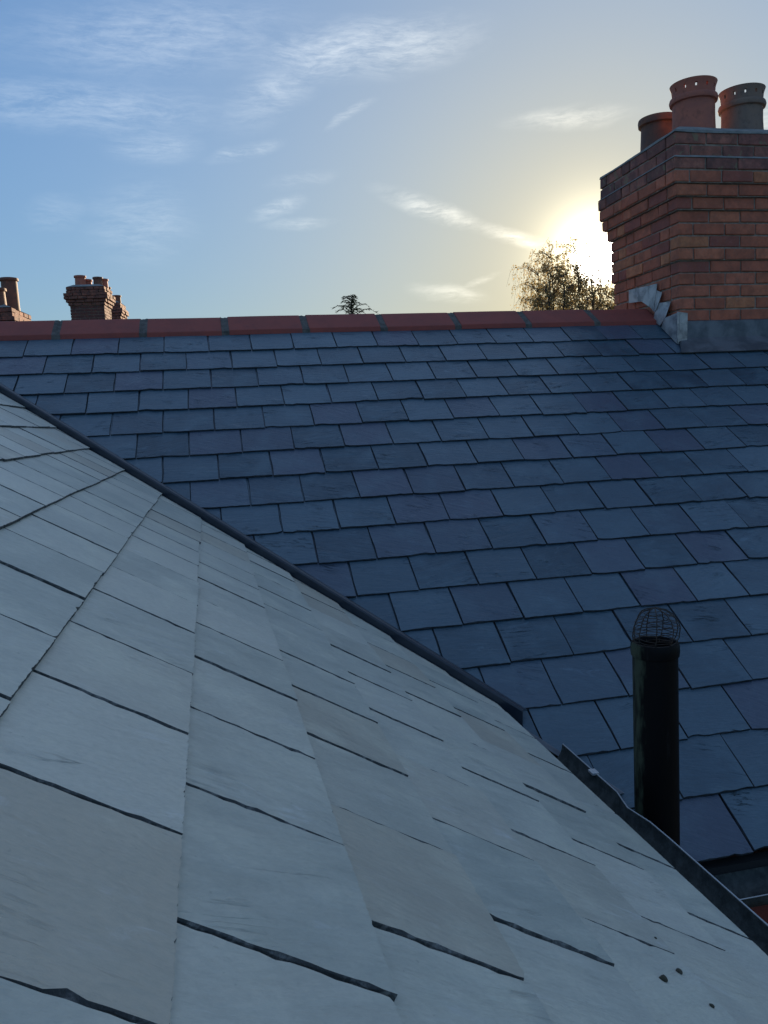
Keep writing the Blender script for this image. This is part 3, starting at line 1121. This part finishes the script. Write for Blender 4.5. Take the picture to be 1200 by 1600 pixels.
# apron: upstand, bend, skirt dressed over the slates
rng = random.Random(4)
mb = MB()
nx = 18
rows = []
for kx in range(nx + 1):
    x = 2.985 + (CW + 0.1) * kx / nx
    wv = 0.0018 * math.sin(kx * 1.7) + rng.uniform(-.001, .001)
    x2 = 2.925 + (CW + 0.16) * kx / nx
    rows.append([Vector((x, CY - 0.006, 0.566)), Vector((x, CY - 0.018, 0.560)), Vector((x, AY + 0.006, zA(AY) + 0.035)), onA(x, AY - 0.02, 0.016 + wv), onA((x + x2) / 2, 4.69, 0.013 + wv), onA(x2, 4.635, 0.011 - wv),
                 onA(x2, 4.634, 0.007), onA((x + x2) / 2, 4.69, 0.009), onA(x, AY - 0.02, 0.010), Vector((x, AY + 0.012, zA(AY) + 0.03)), Vector((x, CY - 0.010, 0.55)), Vector((x, CY - 0.002, 0.562))])
mb.sweep(rows, lambda i: rows[i])
mb.build('lead_apron', M['lead'], stack, smooth=True)
# stepped cover flashings
steps = [
    [(5.37, 0.86), (5.02, 0.845), (5.045, 0.665), (5.09, 0.70), (5.2, 0.755), (5.37, 0.77)],
    [(5.02, 0.800), (4.955, 0.775), (5.00, 0.675), (5.035, 0.655)],
    [(5.01, 0.715), (4.845, 0.700), (4.885, 0.610), (4.955, 0.560), (5.04, 0.600)],
    [(4.90, 0.600), (4.735, 0.620), (4.735, 0.415), (4.765, 0.43), (4.93, 0.545)],
]
for i, st_ in enumerate(steps):
    mb = MB()
    xo = XF - 0.004 * i
    a = [Vector((xo + 0.012 * (0 if z < 0.7 else 1) * 0.0 + (0.0 if z - zA(y) < 0.12 else 0.014), y, z)) for (y, z) in st_]
    b = [p + Vector((0.0035, 0, 0)) for p in a]
    mb.prism(a, b)
    mb.build('step_flashing', M['lead_bright'], stack)
# soaker turned round the front corner
mb = MB()
c0 = [Vector((XF - 0.016, 4.735, 0.62)), Vector((CX + 0.03, 4.738, 0.610)), Vector((CX + 0.025, 4.738, 0.44)), Vector((XF - 0.016, 4.735, 0.415))]
mb.prism(c0, [p + Vector((0, 0.004, 0)) for p in c0])
mb.build('corner_flashing', M['lead_bright'], stack)

# ------------------------------------------------------------------ distant chimneys
def far_stack(cx, cy, zb, ztop, wx, dy, rotz, label, pots, seed, n_top=4, hide=3.2):
    """a brick stack with corbelled head, each course real relief"""
    rt = root('chimney_stack', (cx, cy, zb - hide), label, 'chimney', 'distant chimney stacks behind the ridge')
    rg = random.Random(seed)
    nrow = int((ztop - zb) / 0.077)
    z = ztop - nrow * 0.077
    Rz = Matrix.Rotation(rotz, 3, 'Z')
    C0 = Vector((cx, cy, 0))

    def T_(p):
        return C0 + Rz @ Vector(p)
    mort = MB()
    mort.box((-wx / 2 + .012, -dy / 2 + .012, zb - hide), (wx / 2 - .012, dy / 2 - .012, ztop))
    mort.v = [T_(v) for v in mort.v]
    mort.build('mortar_core', M['mortar'], rt)
    bk = MB()
    dk = MB()
    prof = {1: 0.05, 2: 0.05, 3: 0.11, 4: 0.11, 5: 0.07, 6: 0.03}
    for r in range(-20, nrow):
        frm = nrow - r
        o_ = prof.get(frm, 0.0)
        z0 = z + r * 0.077
        tgt = dk if frm <= 6 else bk
        for fx, ln in (('f', wx + 2 * o_), ('b', wx + 2 * o_), ('l', dy + 2 * o_), ('r', dy + 2 * o_)):
            p_ = -ln / 2 + (0 if r % 2 else -0.11)
            while p_ < ln / 2 - 0.02:
                a, b = max(p_, -ln / 2), min(p_ + 0.215, ln / 2)
                p_ += 0.227
                if b - a < 0.03:
                    continue
                ro = rg.uniform(-0.005, 0.005) * (3 if frm <= 6 else 1)
                hb = 0.064
                if fx == 'f':
                    lo, hi = (a, -dy / 2 - o_ + ro, z0), (b, -dy / 2 - o_ + 0.1, z0 + hb)
                elif fx == 'b':
                    lo, hi = (a, dy / 2 + o_ - 0.1, z0), (b, dy / 2 + o_ + ro, z0 + hb)
                elif fx == 'l':
                    lo, hi = (-wx / 2 - o_ + ro, a, z0), (-wx / 2 - o_ + 0.1, b, z0 + hb)
                else:
                    lo, hi = (wx / 2 + o_ - 0.1, a, z0), (wx / 2 + o_ + ro, b, z0 + hb)
                m3 = MB().box(lo, hi)
                tgt.add([T_(v) for v in m3.v], m3.f)
    for q in (bk, dk):
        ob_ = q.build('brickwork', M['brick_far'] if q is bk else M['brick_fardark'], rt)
        ob_['kind'] = 'stuff'
    cap = MB()
    w2, d2 = wx / 2 + 0.05, dy / 2 + 0.05
    cap.prism([T_((-w2, -d2, ztop - .003)), T_((w2, -d2, ztop - .003)), T_((w2, d2, ztop - .003)), T_((-w2, d2, ztop - .003))],
              [T_((-w2 + .15, -d2 + .15, ztop + .07)), T_((w2 - .15, -d2 + .15, ztop + .07)), T_((w2 - .15, d2 - .15, ztop + .07)), T_((-w2 + .15, d2 - .15, ztop + .07))])
    cap.build('mortar_flaunching', M['flaunch'], rt)
    for (ox, oy, h, r, m_) in pots:
        p = T_((ox, oy, 0))
        plain_pot(p.x, p.y, ztop + 0.0, ztop + 0.04 + h, r, M[m_], rt, 20, 0.12)
    return rt


def ray(x, y, d):
    return (R0 * ((x - 600) / F_PX) + R1 * ((800 - y) / F_PX) + R2) * d


FAR = []
# middle stack: cap 71 px wide
p = ray(141, 497, 20.5)
ptop = ray(141, 449, 20.5)
FAR.append(far_stack(p.x, p.y + 0.3, p.z, ptop.z, 0.84, 0.7, -0.12, 'distant brick chimney stack with three narrow clay pots, middle one of the group',
          [(-0.22, 0.05, 0.30, 0.135, 'pot_red'), (-0.12, 0.28, 0.24, 0.13, 'pot_red'), (0.22, 0.05, 0.25, 0.115, 'pot_dark'), (0.30, 0.27, 0.24, 0.12, 'pot_red')], 31))
p = ray(176, 497, 24.0)
ptop = ray(172, 474, 24.0)
FAR.append(far_stack(p.x - 0.12, p.y + 0.3, p.z, ptop.z, 0.75, 0.7, -0.1, 'distant brick chimney stack half hidden behind the middle stack',
          [(-0.02, -0.1, 0.45, 0.14, 'pot_dark'), (0.22, 0.2, 0.25, 0.12, 'pot_dark')], 32))
p = ray(-8, 500, 14.0)
ptop = ray(-8, 483, 14.0)
FAR.append(far_stack(p.x, p.y + 0.35, p.z, ptop.z, 0.66, 0.95, -0.1, 'distant brick chimney stack cut by the photo edge with a squat and a tall pot',
          [(0.08, -0.3, 0.31, 0.155, 'pot_dark'), (0.14, 0.25, 0.58, 0.145, 'pot_dark')], 33))

# plain house roofs that carry those stacks, below the ridge line
for i, (x, y, z) in enumerate(((-2.9, 22.4, 2.2), (-3.3, 15.6, 1.3), (-2.6, 26.0, 2.4))):
    mb = MB()
    mb.prism([Vector((x - 4, y - 3.4, -6.5)), Vector((x - 4, y + 3.4, -6.5)), Vector((x - 4, y + 3.4, z - 2.1)), Vector((x - 4, y, z)), Vector((x - 4, y - 3.4, z - 2.1))],
             [Vector((x + 4, y - 3.4, -6.5)), Vector((x + 4, y + 3.4, -6.5)), Vector((x + 4, y + 3.4, z - 2.1)), Vector((x + 4, y, z)), Vector((x + 4, y - 3.4, z - 2.1))])
    structure(mb.build('terrace_building', M['slate_far']))

# ------------------------------------------------------------------ trees
def birch(cx, cy, ztop, rad):
    rg = random.Random(77)
    rt = root('birch_tree', (cx, cy, -6.5), 'weeping birch tree in thin autumn leaf against the low sun beside the chimney', 'tree')
    tr = MB()
    lf = MB()
    lv, lfc = [], []

    def leafq(p, s_):
        a = Vector((rg.gauss(0, 1), rg.gauss(0, 1), rg.gauss(0, 1))).normalized()
        b = a.cross(Vector((rg.gauss(0, 1), rg.gauss(0, 1), rg.gauss(0, 1)))).normalized()
        k = len(lv)
        lv.extend([p - a * s_, p + b * s_ * 0.6, p + a * s_, p - b * s_ * 0.6])
        lfc.append((k, k + 1, k + 2, k + 3))
    fork = Vector((cx, cy, 0.6))
    tr.tube([(cx, cy, -6.6), (cx + .1, cy, -3), (cx - .05, cy, -1), fork], [0.24, 0.19, 0.16, 0.13], 8)
    limbs = []
    nl_ = 15
    for i in range(nl_):
        ph = i * 2.39996 + 0.4
        sp = (0.15, 0.35, 0.5)[i] if i < 3 else rg.uniform(0.45, 0.95)
        top = Vector((cx + math.cos(ph) * rad * sp, cy + math.sin(ph) * rad * sp, ztop - 0.35 - 2.6 * (sp ** 2) * rg.uniform(0.8, 1.1)))
        pts = []
        for q in range(9):
            u = q / 8
            p = fork.lerp(top, u) + Vector((math.cos(ph), math.sin(ph), 0)) * (0.35 * math.sin(u * PI)) + Vector((rg.gauss(0, .07), rg.gauss(0, .07), 0)) * (1 if 0 < q < 8 else 0)
            pts.append(p)
        tr.tube(pts, [0.075 * (1 - u / 8.6) + 0.006 for u in range(9)], 6)
        limbs.append(pts)

    def twig(st0, d, L, dens):
        dr = Vector((rg.gauss(0, .25), rg.gauss(0, .25), 0)) + d * 0.3
        f = lambda u: st0 + dr * L * u + Vector((0, 0, -L * u * u * 0.95 + 0.16 * math.sin(min(u, 1) * PI)))
        tr.tube([f(u) for u in (0, .3, .6, 1.0)], [0.007, 0.005, 0.004, 0.003], 3)
        for e in range(int(dens * L) + 3):
            u = rg.random() ** 0.8 * 1.05
            leafq(f(u) + Vector((rg.gauss(0, .06), rg.gauss(0, .06), rg.gauss(0, .06))), rg.uniform(0.028, 0.055))
    for pts in limbs:
        for q in range(3, 9):
            for _ in range(3):
                ph = rg.uniform(0, 2 * PI)
                d = Vector((math.cos(ph), math.sin(ph), 0))
                L = rg.uniform(0.6, 1.4) * (1.25 - 0.07 * q)
                b = [pts[q] + d * L * u + Vector((0, 0, 0.45 * L * math.sin(u * 2.1))) + Vector((rg.gauss(0, .03), rg.gauss(0, .03), rg.gauss(0, .02))) for u in (0, .25, .5, .75, 1.0)]
                tr.tube(b, [0.022, .017, .012, .008, .005], 4)
                for k in range(1, 5):
                    for _2 in range(2):
                        twig(b[k] + Vector((rg.gauss(0, .08), rg.gauss(0, .08), 0)), d, rg.uniform(0.3, 1.0), 13)
    tr.build('trunk', M['bark'], rt, smooth=True)
    lf.add(lv, lfc)
    me = mesh('crown', lf.v, lf.f, M['birch'])
    link('crown', me, rt).matrix_world = Matrix.Identity(4)
    return rt


pb = ray(882, 478, 32)
birch(pb.x + 0.25, pb.y, 6.8, 1.95)


def conifer(cx, cy, ztop):
    rg = random.Random(9)
    rt = root('conifer_tree', (cx, cy, -6.5), 'dark conifer whose spiky tip just shows above the red ridge', 'tree')
    tr = MB()
    tr.tube([(cx, cy, -6.6), (cx, cy, 0), (cx + .05, cy, 4), (cx, cy, ztop)], [0.3, 0.22, 0.10, 0.012], 8)
    lv, lfc = [], []
    z = ztop - 0.1
    i = 0
    while z > -1.0:
        dep = ztop - z
        L = 0.16 + dep * 0.85
        L = min(L, 3.4) * rg.uniform(0.45, 1.2)
        ph = i * 2.4 + rg.uniform(-.9, .9)
        d = Vector((math.cos(ph), math.sin(ph), 0))
        pts = [Vector((cx, cy, z)) + d * L * u + Vector((0, 0, 0.42 * L * math.sin(u * 2.5) * (1.0 if dep < 1.4 else 0.5))) for u in (0, .25, .5, .75, 1.0)]
        tr.tube(pts, [0.022, .018, .014, .009, .004], 4)
        nn = int(46 * L) + 14
        for q in range(nn):
            u = rg.random()
            k = min(int(u * 4), 3)
            p = pts[k].lerp(pts[k + 1], u * 4 - k)
            sd_ = d.cross(Vector((0, 0, 1))) * rg.choice((-1, 1))
            dirn = (d * 0.6 + sd_ * rg.uniform(.3, 1) + Vector((0, 0, rg.uniform(-.5, .25)))).normalized()
            ln = rg.uniform(0.06, 0.17) * (1.0 if dep < 1 else 1.3)
            wv = dirn.cross(Vector((rg.gauss(0, 1), rg.gauss(0, 1), rg.gauss(0, 1)))).normalized() * 0.018
            b = len(lv)
            lv.extend([p - wv, p + wv, p + dirn * ln + wv * .4, p + dirn * ln - wv * .4])
            lfc.append((b, b + 1, b + 2, b + 3))
        z -= rg.uniform(0.022, 0.05) * (1 + dep * 0.35)
        i += 1
    tr.build('trunk', M['bark'], rt, smooth=True)
    link('crown', mesh('crown', lv, lfc, M['conifer']), rt).matrix_world = Matrix.Identity(4)
    return rt


pc = ray(548, 460, 45)
conifer(pc.x, pc.y, pc.z)

bpy.context.view_layer.update()
DG = bpy.context.evaluated_depsgraph_get()
# ------------------------------------------------------------------ crumbs of moss lying on the near slates
def crumb(x, y, size, label, seed):
    rg = random.Random(seed)
    d = R0 * ((x - 600) / F_PX) + R1 * ((800 - y) / F_PX) + R2
    hit_, p, n__, *_r = sc.ray_cast(DG, Vector((0, 0, 0)), d.normalized())
    p = p + NF * (size * 0.42)
    bm = bmesh.new()
    bmesh.ops.create_icosphere(bm, subdivisions=3, radius=size)
    ofs = [Vector((rg.gauss(0, 1), rg.gauss(0, 1), rg.gauss(0, 1))).normalized() for _ in range(9)]
    for v in bm.verts:
        n_ = v.co.normalized()
        k = sum(max(0, n_.dot(o_)) ** 6 * (0.5 if i % 2 else -0.35) for i, o_ in enumerate(ofs))
        v.co *= 1 + k * 0.6 + rg.uniform(-.07, .07)
        v.co.z *= 0.7
    me = bpy.data.meshes.new('moss_crumb')
    bm.to_mesh(me)
    bm.free()
    me.materials.append(M['moss'])
    o = link('moss_crumb', me)
    o.matrix_world = Matrix.Translation(p) @ Matrix((UF, -SF, NF)).transposed().to_4x4()
    tag(o, label, 'moss crumb', 'loose crumbs lying on the near slates')


crumb(1036, 1531, 0.0052, 'largest brown moss crumb, left of the pair on the pale slates', 1)
crumb(1060, 1519, 0.0043, 'moss crumb just above and right of the largest one', 2)
crumb(1112, 1573, 0.0032, 'small moss crumb lying apart nearest the bottom corner', 3)
crumb(1024, 1466, 0.0018, 'tiny speck of moss by a slate joint above the pair', 4)
